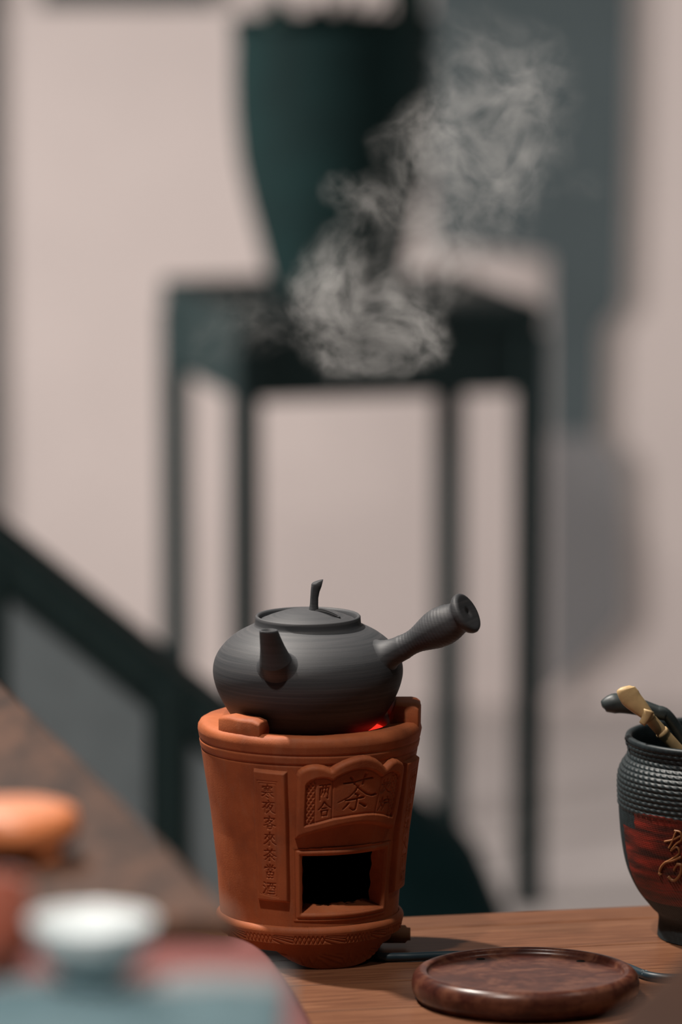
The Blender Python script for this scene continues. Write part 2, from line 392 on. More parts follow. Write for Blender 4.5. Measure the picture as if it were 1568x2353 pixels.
# -- moulded frame round the stoke hole
def frame_fn(U, Z):
    a0, a1 = HA0*U0, HA1*U0
    du = np.maximum(a0-U, U-a1); dz = np.maximum(HZ0-Z, Z-HZ1)
    d = np.maximum(du, dz); dz_up = Z-HZ1
    h = 1.6*sm((d+.2)/1.2)*sm((4.2-d)/1.4)+.9*sm((d-3.6)/1.0)*sm((7.0-d)/1.0)-1.2*sm((d-6.6)/.5)-.5*np.exp(-((d-4.3)/.5)**2)
    h = np.where(d < 0, -.2, h)
    keep = (d > -.05) & (d < 7.3) & (Z > HZ0-9) & (Z < HZ1+5.0+1.0*np.cos((U-.5*(a0+a1))/20))
    return h, keep
relief('hole_frame', HA0*U0-8, HA1*U0+8, HZ0-9, HZ1+7, .5, frame_fn, STOVE, CLAY)

# -- centre plaque
c8 = lambda cx, cy, h=3.0: unp(670+cx/5.058, 1720+cy/5.058, h)
outer = [(38,1056),(46,700),(52,420),(58,310),(75,270),(110,238),(170,212),(240,196),(310,195),(380,208),(430,228),(462,243),(490,216),(540,186),(610,150),(700,115),(790,92),(860,85),(930,95),(1000,125),(1050,165),(1085,207),(1110,180),(1150,140),(1200,117),(1245,126),(1283,155),(1298,198),(1290,280),(1255,520),(1212,760),(1172,938),(1080,908),(950,882),(850,874),(750,880),(600,902),(450,938),(300,978),(150,1022)]
inner = [(150,905),(160,600),(168,425),(185,395),(230,360),(300,335),(370,328),(430,335),(480,358),(520,322),(600,280),(700,240),(790,222),(870,222),(940,240),(1000,275),(1045,315),(1075,290),(1120,262),(1165,252),(1205,264),(1232,300),(1205,500),(1140,800),(1050,772),(950,757),(850,762),(700,782),(480,818),(300,870)]
po = [c8(*p) for p in outer]; pi_ = [c8(*p) for p in inner]
u_, z_ = np.array(po)[:, 0], np.array(po)[:, 1]
def plaque_fn(U, Z):
    d = sdf_poly(U, Z, po); di = sdf_poly(U, Z, pi_)
    h = -1.0+7.0*np.sqrt(np.clip(1-(1-np.clip((d+.3)/4.2, 0, 1))**2.4, 0, 1))
    h -= 2.3*sm((di+.3)/1.1)
    D = np.full(U.shape, 1e9)
    for a, b in (((482, 360), (466, 815)), ((1045, 318), (955, 757)), ((287, 345), (266, 872)), ((1168, 262), (1098, 788))):
        cut_stroke(D, U, Z, [c8(*a), c8(*b)], .30)
    # slightly cushioned cells
    h += .5*sm((di-.6)/1.6)
    h -= .8*sm(-(D-.5)/.7)
    # diamond trellis at both ends
    for (ua, ub) in (((155, 900), (278, 340)), ((1100, 790), (1240, 300))):
        pass
    L = [c8(170, 425), c8(285, 352), c8(264, 868), c8(152, 900)]; Rr = [c8(1172, 262), c8(1236, 300), c8(1145, 796), c8(1102, 786)]
    for q in (L, Rr):
        m = sm(sdf_poly(U, Z, q)/.6)
        s1, s2 = (U*1.05+Z*.62)*1.05, (-U*1.05+Z*.62)*1.05
        lat = np.maximum(np.abs(np.cos(s1)), np.abs(np.cos(s2)))
        h += m*(1.1*(lat**5)-.75)
    D = np.full(U.shape, 1e9)
    big = [([(608,402),(670,396),(725,384)],9,12),([(690,398),(840,352),(938,334)],5,11),([(690,335),(712,360),(732,415)],13,8),([(862,290),(842,340),(820,412)],14,7),
           ([(775,432),(740,490),(670,560),(540,628)],10,3),([(748,425),(800,478),(870,525),(930,538),(975,522)],7,13),
           ([(628,604),(720,588),(832,560)],8,12),([(742,525),(775,536)],12,10),([(765,535),(757,620),(738,700),(712,716),(678,690)],9,7),
           ([(660,636),(630,670),(596,704)],10,6),([(790,630),(820,645),(848,662)],10,17)]
    for pts, wa, wb in big:
        cut_stroke(D, U, Z, [c8(*p) for p in pts], wa/15.0, wb/15.0)
    h -= 2.0*sm(-(D-.3)/.9)
    D = np.full(U.shape, 1e9)
    glyph(D, U, Z, 'liang', [(322,408),(458,392),(440,590),(312,612)], c8, .40)
    glyph(D, U, Z, 'he', [(300,628),(466,606),(446,775),(318,800)], c8, .42)
    glyph(D, U, Z, 'tan', [(1055,350),(1165,338),(1138,505),(1015,520)], c8, .42)
    glyph(D, U, Z, 'lu', [(1020,560),(1145,545),(1110,712),(985,724)], c8, .42)
    h -= 1.6*sm(-(D-.22)/.55)
    return h, d > -.45
relief('carved_plaque', u_.min()-1, u_.max()+1, z_.min()-1, z_.max()+1, .30, plaque_fn, STOVE, CLAY)

# -- couplet strips either side
c7 = lambda cx, cy, h=3.0: unp(560+cx/6.535, 1740+cy/6.535, h)
so = [c7(*p) for p in ((105, 155), (385, 190), (662, 214), (690, 1200), (702, 2212), (440, 2195), (186, 2164), (130, 1100))]
su, sz = np.array(so)[:, 0], np.array(so)[:, 1]
def strip_fn(chars, mirror=None):
    def fn(U, Z):
        Uq = U if mirror is None else 2*mirror-U
        d = sdf_poly(Uq, Z, so)
        h = -1.0+5.0*sm((d+.2)/3.2)
        D = np.full(U.shape, 1e9)
        for rect in (((208,345),(505,372),(532,2108),(262,2045)), ((238,382),(484,402),(516,2086),(285,2030))):
            pts = [c7(*p) for p in rect]; cut_stroke(D, Uq, Z, pts+[pts[0]], .16)
        h -= .55*sm(-(D-.3)/.5)
        D = np.full(U.shape, 1e9)
        boxes = [(264,412,462,622),(280,645,482,850),(298,885,492,1085),(300,1122,497,1335),(302,1372,500,1570),(306,1615,502,1820),(302,1866,494,2062)]
        for key, (xa, ya, xb, yb) in zip(chars, boxes):
            q = [(xa, ya-8), (xb, ya+8), (xb, yb+8), (xa, yb-8)]
            if mirror is not None: q = [q[1], q[0], q[3], q[2]]
            glyph(D, Uq, Z, key, q, c7, .34)
        h -= 1.35*sm(-(D-.24)/.55)
        return h, d > -.4
    return fn
relief('couplet_strip', su.min()-1, su.max()+1, sz.min()-1, sz.max()+1, .30, strip_fn(['han', 'ye', 'ke', 'lai', 'cha', 'dang', 'jiu']), STOVE, CLAY)
MU = .5*(HA0+HA1)*U0+.8
relief('couplet_strip', 2*MU-su.max()-1, 2*MU-su.min()+1, sz.min()-1, sz.max()+1, .30, strip_fn(['zhu', 'lu', 'tang', 'fei', 'huo', 'chu', 'hong'], MU), STOVE, CLAY)

# -- flange and scalloped foot with stamped zigzags and fans
t_ = np.linspace(0, 2*math.pi, 1100, endpoint=False)
zf = np.linspace(20.5, 34.5, 46); A3, Z3 = np.meshgrid(t_, zf)
k = (Z3-20.5)/14
rr = 68.2+4.4*np.sqrt(np.clip(1-((Z3-30.0)/4.6)**2, 0, 1))
rr = np.where(Z3 < 30, 72.6-2.0*((30-Z3)/9.5), rr)
ph = (A3*11/ (2*math.pi)) % 1.0
zig = np.abs(((A3*66/(2*math.pi)) % 1.0)*2-1)
band = (Z3 > 21.2) & (Z3 < 28.2); bz = (Z3-21.2)/7.0
x1 = np.abs(bz-zig); x2 = np.abs((1-bz)-zig)
pat = np.maximum(np.exp(-(x1/.13)**2), np.exp(-(x2/.13)**2))
fan_u = (ph-.5)*2; fr = np.cos(np.arctan2(fan_u*.62+.62, 1.15-bz)*26); fan = np.clip(fr, 0, 1)
isfan = np.abs(ph-.5) < .2
rr = rr-np.where(band, .85*np.where(isfan, fan, pat), 0)+.3*np.sin(A3*4+1)*np.sin(A3*2.3)
rr = np.where(Z3 <= zf[1], 60, rr)
V = np.stack([rr*np.sin(A3), -rr*np.cos(A3), Z3], -1)*1e-3
mesh_obj('base_flange', V.reshape(-1, 3), grid_faces(len(zf), 1100, True), CLAY, STOVE)
# foot ring: height of its lower edge rises to arches between three feet
zq = np.linspace(0, 1, 30); A4, Q = np.meshgrid(t_[::2], zq)
ph3 = ((A4-R(20))/(2*math.pi/3)+.5) % 1.0-.5                   # 0 at a foot centre
low = 13.5*sm((np.abs(ph3)-.27)/.13)+3.2*np.clip(np.abs(ph3)/.27, 0, 1)**2.2*0
low = np.where(np.abs(ph3) < .40, 13.5*np.clip(np.abs(ph3)/.36, 0, 1)**2.6, 13.5)
low = np.minimum(low, 14.5)
Z4 = low+(21.5-low)*Q
r4 = 63.5-1.5*(1-Z4/21.5)
bz = Z4/12.0; zig4 = np.abs(((A4*60/(2*math.pi)) % 1.0)*2-1)
pat4 = np.exp(-((bz-.25-zig4*.5)/.12)**2); ph4 = (A4*9/(2*math.pi)+.1) % 1; fan4 = np.clip(np.cos(np.arctan2((ph4-.5)*1.3+.6, 1.3-bz)*26), 0, 1)
r4 = r4-np.where((Z4 > 1.2) & (Z4 < 12.5), .7*np.where(np.abs(ph4-.5) < .22, fan4, pat4), 0)
Vo = np.stack([r4*np.sin(A4), -r4*np.cos(A4), Z4], -1); ri = r4[-1:]*0+50; 
Vi = np.stack([(50+0*r4)*np.sin(A4), -(50+0*r4)*np.cos(A4), Z4], -1)[::-1]
V = np.concatenate([Vo[::-1], Vi[::-1]], 0)*1e-3
mesh_obj('foot_ring', V.reshape(-1, 3), grid_faces(60, len(t_[::2]), True), CLAY, STOVE)
V, F = lathe_arr([(.2, 21), (60, 21), (68.9, 21.5), (69, 23)], 96); mesh_obj('base_plate', V.reshape(-1, 3)*1e-3, F, CLAY, STOVE)

# -- three pot lugs on the rim
def lug(az0, az1, r0, r1, h, top_in, seedv):
    rg = np.random.default_rng(seedv); bm = bmesh.new(); n = 7; cols = []
    for j in range(n):
        a = az0+(az1-az0)*j/(n-1); e = 1.0
        row = []
        for r_, z_ in ((r0+1.5, 178), (r0, 183+h*.35), (r0+4, 183+h), (r1-3, 183+h-.5), (r1, 183+h-2.5), (r1, 178)):
            q = rg.normal(0, .25, 2)
            sh = (1.6 if j in (0, n-1) else 0)
            zz_ = z_-(sh if z_ > 184 else 0)
            row.append(bm.verts.new(((r_+q[0])*math.sin(a)*1e-3, -(r_+q[0])*math.cos(a)*1e-3, (zz_+q[1])*1e-3)))
        cols.append(row)
    for j in range(n-1):
        for k in range(5): bm.faces.new((cols[j][k], cols[j][k+1], cols[j+1][k+1], cols[j+1][k]))
        bm.faces.new((cols[j][5], cols[j][0], cols[j+1][0], cols[j+1][5]))
    bm.faces.new(cols[0]); bm.faces.new(cols[-1][::-1])
    bmesh.ops.recalc_face_normals(bm, faces=bm.faces)
    es = [e for e in bm.edges if e.calc_face_angle(0) > .6]
    bmesh.ops.bevel(bm, geom=es, offset=.0012, segments=2, profile=.5, affect='EDGES')
    bm_obj('pot_lug', bm, CLAY, STOVE, True)
lug(R(-57), R(-27), 65.0, 82.5, 12.0, 0, 1)
lug(R(77), R(108), 62.5, 85.5, 14.5, 0, 2)
lug(R(195), R(225), 64.5, 82, 13.5, 0, 3)
# -- red hot element in the fire bowl
m = NT('red_hot_element'); m.col((.25, .01, .008)); m.b.inputs['Emission Color'].default_value = (1, .035, .02, 1); m.b.inputs['Emission Strength'].default_value = 1.0; EMBER = m.set(.6, .2)
pts = [((.0565-.003*k)*math.cos(a), (.0565-.003*k)*math.sin(a), .172-.003*k) for k in range(2) for a in (np.linspace(-.75, .55, 30) if k % 2 == 0 else np.linspace(.55, -.75, 30))]
lathe('cord_socket', [(.0005, 0), (.0062, 0), (.0070, .001), (.0070, .019), (.0052, .0205), (.0050, .023), (.0005, .023)], plain('tan_clay', (.34, .17, .09), .7), STOVE, 28, None, Matrix.Translation((.055, .022, .0095)) @ Matrix.Rotation(R(90), 4, 'Y'))
tube('heating_coil', pts, .0026, EMBER, STOVE, 8)

# ------------------------------------------------------------------ side handled kettle
KET = thing('side_handle_kettle', 'dark grey clay kettle with side handle, sitting on the orange stove', 'kettle', (SX-.001, SY, 0))
P = smooth_prof([(0.2,170.5),(20,170.6),(38,171.5),(49,176.5),(58.5,186),(66,198),(71,210),(72.8,221),(70.5,231.5),(64,241),(55,248.5),(46,253.4),(41.2,255.6)], 7)
P = np.vstack([P, [(40.6,257.4),(40.4,260.0),(40.3,262.3),(39.4,263.2),(38.2,262.8),(37.4,261),(37.2,255),(37,250),(60,235),(62,215),(40,180),(.2,176)]])*1e-3
lathe('body', P, POT, KET, 160)
zcl = 0
Lp = np.vstack([smooth_prof([(36.6,255),(36.4,259.2),(34,260.6),(28,263.0),(18,266.2),(8,268.0),(.2,268.4)], 6)])*1e-3
LID = lathe('lid', Lp, POT, KET, 120)
kb = Vector((.0045, -.004, .2672))
kp = [kb+Vector(v) for v in ((-.0003, 0, -.002), (0, 0, .0015), (.0002, 0, .005), (.0004, 0, .010), (.0010, 0, .0150), (.0020, 0, .0195), (.0030, 0, .0228))]
V, F = tube_arr(kp, [.0046, .0036, .0032, .0031, .0034, .0040, .0045], 20, 1, (0, 1, 0))
top = V[6*20:7*20]; top[:, 2] += (top[:, 0]-top[:, 0].mean())*.62; V[-1] = top.mean(0)-np.array([0, 0, .0008])
knob = mesh_obj('knob', V, F, POT, LID)
tail = [(.0045, -.0042, .2672), (.011, -.0065, .2674), (.018, -.010, .2660), (.0245, -.0135, .2636)]
tube('knob_root', smooth_prof(tail, 6), np.linspace(.0034, .0010, 19), POT, LID, 12, .5)
# handle with ribs, bulb and end cap
hs = Vector((.0545, -.0240, .2325)); hd = Vector((.790, -.36, .495)).normalized(); HL = .0855
hq = np.linspace(0, 1, 120)
hr = np.interp(hq, *np.array([(0, 22), (.07, 17), (.13, 13.4), (.18, 11.4), (.23, 10.2), (.30, 9.2), (.36, 9.0), (.42, 9.6), (.50, 11.6), (.60, 14.2), (.70, 15.2), (.79, 14.4), (.87, 12.3), (.905, 12.4), (.925, 14.8), (.95, 16.0), (.975, 16.2), (.992, 15.4), (1.0, 14.0)]).T)
ks = np.ones(7)/7; hr2 = np.convolve(np.pad(hr, 3, 'edge'), ks, 'valid'); hr2 = np.where(hq < .88, hr2, hr)
hr2 = hr2+np.where(hq < .86, .10*np.sin(hq*2*math.pi*30), 0)
Mh = hd.to_track_quat('Z', 'Y').to_matrix().to_4x4(); Mh.translation = hs
prof = [(r*1e-3, q*HL) for q, r in zip(hq, hr2)]+[(.012, HL-.0002), (.006, HL-.0006), (.0016, HL-.0007), (.0013, HL-.004), (.0002, HL-.004)]
HPROF = prof
# spout
sd = Vector((-.345, -.94, 0)).normalized(); NS = 41
ctr = smooth_prof([(sd.x*.052, sd.y*.052, .2255), (sd.x*.062, sd.y*.062, .2295), (sd.x*.0695, sd.y*.0695, .2375), (sd.x*.0765, sd.y*.0765, .2500), (sd.x*.0850, sd.y*.0850, .2650)], 10)
sp = [Vector(p) for p in ctr]; t0, t1 = sp[30], sp[-1]
sr = np.interp(np.linspace(0, 1, NS), [0, .12, .25, .36, .48, .60, .75, .88, 1], [.0265, .0225, .0182, .0155, .0132, .0114, .0094, .0080, .0068])
V, F = tube_arr(sp, sr, 40, 1, (1, 0, .2)); n_ = 40
F = [f for f in F if len(f) == 4]; base = (NS-1)*n_; V = V[:-2]
ax = np.array((t1-t0).normalized())
for kq in range(NS):                                             # the mouth is cut level
    wq = sm(np.array((kq/(NS-1)-.55)/.45)); rv = V[kq*n_:(kq+1)*n_]; V[kq*n_:(kq+1)*n_] = rv-np.outer((rv[:, 2]-rv[:, 2].mean())/ax[2]*wq, ax)
c = V[base:base+n_].mean(0); rings = [c+(V[base:base+n_]-c)*.76, c+(V[base:base+n_]-c)*.70-ax*.02]
for rg_ in rings:
    b0 = len(V); V = np.vstack([V, rg_]); pb = base
    for kq in range(n_): F.append([pb+kq, pb+(kq+1) % n_, b0+(kq+1) % n_, b0+kq])
    base = b0
F.append(list(range(base, base+n_)))
KO = P[:np.argmin(np.abs(P[:, 1]-.2556))+1]; KZ, KR = KO[:, 1], KO[:, 0]
ks_ = np.argsort(KZ); KZ, KR = KZ[ks_], KR[ks_]
def collar(ring, axis, att, Rb, parent_name):
    # a smooth fillet of clay from the kettle wall (foot points round att) up to a ring of the spout or handle
    ring = np.array(ring); c = ring.mean(0); att = np.array(att); axis = np.array(axis)
    out = np.array([att[0], att[1], 0.]); out /= np.linalg.norm(out)
    zl = np.interp(att[2]+.002, KZ, KR)-np.interp(att[2]-.002, KZ, KR); nrm = out*.004-np.array([0, 0, zl]); nrm /= np.linalg.norm(nrm)
    V = []; n = len(ring); m = 14; Bs = []
    for p in ring:
        d = p-c; d = d-nrm*(d@nrm); d /= np.linalg.norm(d); b = att+d*Rb
        hr_ = math.hypot(b[0], b[1]); rr_ = np.interp(b[2], KZ, KR)-.00015; b = np.array([b[0]*rr_/hr_, b[1]*rr_/hr_, b[2]]); Bs.append((b, -d))
    for i in range(m):
        t = i/(m-1); h00, h10, h01, h11 = 2*t**3-3*t*t+1, t**3-2*t*t+t, -2*t**3+3*t*t, t**3-t*t
        for p, (b, d) in zip(ring, Bs):
            L_ = np.linalg.norm(p-b); V.append(h00*b+h10*L_*1.0*d+h01*p+h11*L_*.9*axis)
    return np.array(V), grid_faces(m, n, True)
k0 = 22
# keep the spout above ring k0, join a fillet below it
Fk = [f for f in F if min(f) >= k0*n_]
att = np.array([sd.x*.0695, sd.y*.0695, .2345]); rr_ = np.interp(att[2], KZ, KR); att[:2] *= rr_/math.hypot(att[0], att[1])
Vc, Fc = collar(V[k0*n_:(k0+1)*n_], np.array((sp[k0+1]-sp[k0-1]).normalized()), att, .0200, 's')
F = Fk+[[q+len(V) for q in f] for f in Fc.tolist()]; V = np.vstack([V, Vc])
mesh_obj('spout', V, F, POT, KET)
hk = int(np.argmin(np.abs(hq-.27)))
Vh, Fh = lathe_arr(HPROF[hk:], 64); Vh = Vh.reshape(-1, 3); M_ = np.array(Mh); Vh = Vh@M_[:3, :3].T+M_[:3, 3]
u2 = np.array([hd.x, hd.y]); u2 /= np.linalg.norm(u2); best = None
for q in np.linspace(0, .05, 200):                                # where the handle axis leaves the wall
    p = np.array(hs)+np.array(hd)*q
    if math.hypot(p[0], p[1]) >= np.interp(p[2], KZ, KR): best = p; break
Vc, Fc = collar(Vh[:64], np.array(hd), best, .0175, 'h')
mesh_obj('handle', np.vstack([Vh, Vc]), Fh.tolist()+[[q+len(Vh) for q in f] for f in Fc.tolist()], POT, KET)

# ------------------------------------------------------------------ round wooden tray
tc = atz(1208, 2296, 0)
TRAY = thing('round_tray', 'round dark reddish wooden tray lying on the table at lower right', 'tray', (tc.x, tc.y, 0)); TRAY.scale = (1.04,)*3
P = smooth_prof([(.2, .3), (70, .3), (76.5, 1.5), (80.6, 6), (81.8, 12), (80.6, 17.5), (77.6, 21), (74.6, 22), (71.6, 21.4), (70.3, 19.4)], 6)
P = np.vstack([P, [(69.6, 18.0), (68.2, 17.6), (50, 17.5), (25, 17.4), (.2, 17.4)]])*1e-3
lathe('dish', P, ROSE, TRAY, 160)
HOLE = plain('hole_black', (.006, .006, .006), .9, .1)
for (px, py) in ((1071, 2193), (1364, 2203)):
    p = atz(px, py, .0178); _d = Vector((p.x-tc.x, p.y-tc.y, 0)); _d *= min(1, .0645/_d.length); p = Vector((tc.x, tc.y, 0))+_d; V, F = lathe_arr([(.0034, 0), (.0030, .0003), (.0002, .0003)], 20)
    mesh_obj('drain_hole', V.reshape(-1, 3), F, HOLE, TRAY, True, ((p.x-tc.x)/1.04, (p.y-tc.y)/1.04, .0176))

# ------------------------------------------------------------------ power cord
CORD = plain('cord_rubber', (.012, .030, .042), .42, .5)
cpts = [atz(760, 2190, .004), atz(860, 2196, .0037), atz(930, 2199, .0037), atz(1080, 2196, .0037), Vector((tc.x, tc.y+.098, .0037)), atz(1400, 2215, .0037), atz(1500, 2244, .0037), atz(1600, 2246, .0037), atz(1760, 2235, .0037)]
cpts[0] = Vector((SX+.03, SY+.02, .0037))
cp = smooth_prof([tuple(p) for p in cpts], 10)
cord = tube('power_cord', cp, .0034, CORD, None, 14); tag(cord, 'dark blue power cord running behind the round tray to the stove', 'cord')
cu = bpy.data.curves.new('cord_print', 'FONT'); cu.body = '22'; cu.size = .0052; cu.extrude = .0001; cu.align_x = 'CENTER'
tmp = bpy.data.objects.new('tmp', cu); COL.objects.link(tmp); bpy.context.view_layer.update()
me = bpy.data.meshes.new_from_object(tmp.evaluated_get(bpy.context.evaluated_depsgraph_get())); bpy.data.objects.remove(tmp)
me.materials.clear(); me.materials.append(plain('grey_print', (.22, .27, .28), .6))
pr = bpy.data.objects.new('print', me); COL.objects.link(pr); pr.parent = cord
q = atz(1478, 2240, .0037); i_ = np.argmin(np.abs(cp[:, 0]-q.x)); q = Vector(cp[i_])
nrm = Vector((0, -.75, .66)); pr.location = q+nrm*.00345-Vector((0, 0, .0014))*.9+Vector((0,-.0006,0)); pr.rotation_euler = (R(48), 0, R(-4))

# ------------------------------------------------------------------ woven basket with red band
bc = atz(1668, 2150, 0); BX, BY = bc.x, bc.y
BASK = thing('woven_basket', 'black woven basket with red band and gold writing at right edge', 'basket', (BX, BY, 0))
BLK = plain('black_weave', (.016, .024, .027), .5, .4, .35, 300)
m = NT('red_weave'); v = m.map((1, 1, 1)); f = m.noise(m.map((1.2, 1.2, 9)), 22, 4, .6); m.col(m.ramp(f, [(.35, (.035, .012, .010)), (.52, (.12, .018, .012)), (.68, (.24, .024, .015))])); RED = m.set(.42, .45)
GOLD = plain('gold_lettering', (.26, .105, .038), .45, .5)
bs = 2.838
bp = smooth_prof([(53.0, 1), (52.4, 8), (52.0, 15), (53.5, 19.5), (58, 24), (68.0, 36.5), (75, 50), (79.0, 63), (81.8, 80), (83.2, 95), (83.9, 108), (84.4, 122), (83.6, 131), (80.6, 138), (77.2, 143), (76.4, 148), (77.6, 152), (78.6, 156)], 14)
arc = np.concatenate([[0], np.cumsum(np.hypot(*np.diff(bp, axis=0).T))])
sN = 360; s_ = np.linspace(0, arc[-1], sN); br, bz_ = np.interp(s_, arc, bp[:, 0]), np.interp(s_, arc, bp[:, 1])
nA = 900; ta = np.linspace(0, 2*math.pi, nA, endpoint=False)
def weave(A, Sx, Zx):
    row = Sx/4.0; ri_ = np.floor(row); f = row-ri_
    tw = .5+.5*np.cos(A*80+ri_*2.4+f*3.6+.5*np.sin(A*7+ri_))
    coarse = .55*np.sin(f*math.pi)+.75*tw*np.sin(f*math.pi)
    fine = .25*np.cos(A*170+Sx*.9)+.12*np.cos(Sx*4.2)
    return np.where(Zx > 104, coarse, fine)
Ab, Sb = np.meshgrid(ta, s_); Zb = np.interp(Sb, s_, bz_); Rb = np.interp(Sb, s_, br)+weave(Ab, Sb, Zb)
Vb = np.stack([Rb*np.sin(Ab), -Rb*np.cos(Ab), Zb], -1).reshape(-1, 3)*1e-3
Fb = grid_faces(sN, nA, True); fi, fj = Fb[:, 0]//nA, Fb[:, 0] % nA
angf = np.degrees((ta[fj]+math.pi) % (2*math.pi)-math.pi); zfz = bz_[fi]
red = (zfz < 106+1.2*np.sin(angf*.11)) & (zfz > 34) & (angf > np.where(zfz > 92, -62, -77)) & (angf < np.where(zfz > 92, 62, 77))
def sub(name, mask, mat, parent):
    F_ = Fb[mask]; used = np.zeros(len(Vb), bool); used[F_.ravel()] = True; ix = np.cumsum(used)-1
    return mesh_obj(name, Vb[used], ix[F_], mat, parent)
ft = zfz < 18
sub('foot', ft, BLK, BASK); sub('body', ~red & ~ft, BLK, BASK); sub('red_band', red, RED, BASK)
rim = [(78.6, 155.5), (79.2, 157.6), (78.6, 159.4), (76.6, 160.0), (74.6, 159.2), (73.6, 157), (73.0, 150), (73.0, 146), (77, 135), (79.5, 122), (76, 70), (60, 32), (40, 26), (.2, 26)]
lathe('rim', np.array(rim)*1e-3, BLK, BASK, 160)
# gold brush characters written on the red band (traced where they show)
def bsurf(px, py, h=.8):
    d = ray(px, py); o = np.array([-BX, -BY, CAM_H]); ts = np.linspace(TD-.2, TD+.25, 1600)
    p = o+ts[:, None]*d; g = np.hypot(p[:, 0], p[:, 1])*1000-(np.interp(p[:, 2]*1000, bz_, br)+h); k = np.argmax(g < 0)
    return tuple(p[k])
c4 = lambda x, y: bsurf(1340+x/3.566, 1540+y/3.566)
for pts, wd in (([(670,1405),(740,1390),(800,1360)],8),([(765,1320),(735,1400),(705,1460)],8),([(750,1315),(800,1330),(808,1390),(770,1420),(725,1470)],8),([(720,1480),(770,1450),(790,1500),(735,1545),(690,1570)],8),
                ([(628,1672),(640,1620),(680,1575),(740,1560),(805,1530)],10),([(628,1660),(640,1680)],14),([(700,1690),(730,1720),(760,1720),(800,1670),(806,1600),(770,1590)],11),([(745,1640),(770,1600),(800,1590)],8)):
    q = smooth_prof([c4(*p) for p in pts], 6); tube('gold_stroke', q, wd/3.566/2.9*.5e-3*2.3, GOLD, BASK, 8)

# ------------------------------------------------------------------ utensils standing in the basket
BAMB = plain('bamboo', (.60, .42, .21), .45, .4, .18, 90)
DK = plain('blackened_wood', (.030, .040, .042), .45, .5, .3, 120)
P0 = at(1432, 1585, BY-.035); P1 = at(1495, 1650, BY-.035); P2 = at(1600, 1770, BY-.015)
sc_ = thing('bamboo_tea_scoop', 'pale bamboo tea scoop leaning out of the black basket', 'scoop', (P2.x, P2.y, P2.z))
def rel(p, o): return tuple(np.array(p)-np.array(o))
hp = [at(1486, 1642, BY-.035), at(1520, 1680, BY-.030), at(1568, 1733, BY-.022), at(1640, 1815, BY-.01)]
tube('handle', smooth_prof([rel(p, P2) for p in hp], 6), [.0046]*19, BAMB, sc_, 12, .6, (0, -1, .3))
bl = [at(1437, 1578, BY-.035), at(1440, 1588, BY-.035), at(1452, 1606, BY-.035), at(1468, 1622, BY-.035), at(1482, 1636, BY-.035), at(1498, 1654, BY-.035)]
tube('bowl', smooth_prof([rel(p, P2) for p in bl], 5), np.interp(np.linspace(0, 1, 26), [0, .1, .35, .7, 1], [.0040, .0070, .0082, .0062, .0042]), BAMB, sc_, 14, .45, (0, -1, .3))
tip = [at(1492, 1632, BY-.04), at(1486, 1648, BY-.04), at(1476, 1664, BY-.04)]
tube('spur', smooth_prof([rel(p, P2) for p in tip], 5), np.linspace(.0044, .0026, 11), BAMB, sc_, 12, .6, (0, -1, .3))
nd = hp[1]; tube('node_ring', [rel(nd, P2), rel(nd*.82+hp[2]*.18, P2)], [.0052, .0052], BAMB, sc_, 12, .65, (0, -1, .3))
Q = [at(1384, 1623, BY-.005), at(1392, 1620, BY-.005), at(1420, 1616, BY-.005), at(1460, 1622, BY-.005), at(1500, 1634, BY-.005), at(1532, 1642, BY-.005), at(1575, 1705, BY), at(1620, 1790, BY)]
QP = Q[-1]
dk = thing('dark_wood_tea_pick', 'dark pointed wooden tea pick behind the pale scoop in the basket', 'tea tool', tuple(QP))
tube('blade', smooth_prof([rel(p, QP) for p in Q[:6]], 6), np.interp(np.linspace(0, 1, 31), [0, .08, .35, .7, 1], [.0010, .0036, .0080, .0065, .0050]), DK, dk, 14, .75, (0, -1, .2))
tube('handle', smooth_prof([rel(p, QP) for p in (Q[4], Q[5], Q[6], Q[7])], 6), [.0045]*19, DK, dk, 12, .8, (0, -1, .2))

# ------------------------------------------------------------------ raised walnut table at left
NT_ = thing('walnut_side_table', 'walnut table top raised at left, its edge running diagonally', 'table', (0, 0, FZ))
zt = .300
a_ = atz(0, 1612, zt); b_ = atz(470, 2084, zt); dv = (b_-a_).normalized()
far = a_-dv*.30; near = b_+dv*.105
poly = [(far.x, far.y), (near.x, near.y), (near.x-.9, near.y-.02), (far.x-.9, far.y)]
prism('table_top', [(x, y) for x, y in poly][::-1], zt-FZ, zt+.016-FZ, WALNUT, NT_, .005, 3)
for x, y in ((far.x-.15, far.y-.06), (near.x-.30, near.y+.08), (far.x-.8, far.y-.06), (near.x-.82, near.y+.08)):
    rbox('leg', (.05, .05, zt-FZ), (x, y, 0), WALNUT, NT_, .004, 2)
# orange dish standing on it
ORG = plain('orange_glaze', (.62, .20, .075), .40, .45, .10, 30)
oc = atz(30, 1968, zt+.016)
OD = thing('orange_clay_dish', 'small thick orange clay dish on the walnut table at left edge', 'dish', (oc.x, oc.y, zt+.016)); OD.scale = (1.13,)*3
P = smooth_prof([(.2, 7.5), (14, 7.2), (24, 7.4), (31, 9.5), (34.4, 14), (34.6, 20), (32, 25), (26, 26.8), (14, 27.0), (.2, 27.2)], 6)*1e-3
lathe('bowl', P, ORG, OD, 80)
for a in (10, 130, 250):
    V, F = lathe_arr([(.2, 0), (9, 0), (10.5, 2), (11, 7), (10, 11)], 28)
    mesh_obj('foot', V.reshape(-1, 3)*1e-3, F, ORG, OD, True, (.0205*math.cos(R(a-50)), .0205*math.sin(R(a-50)), 0))

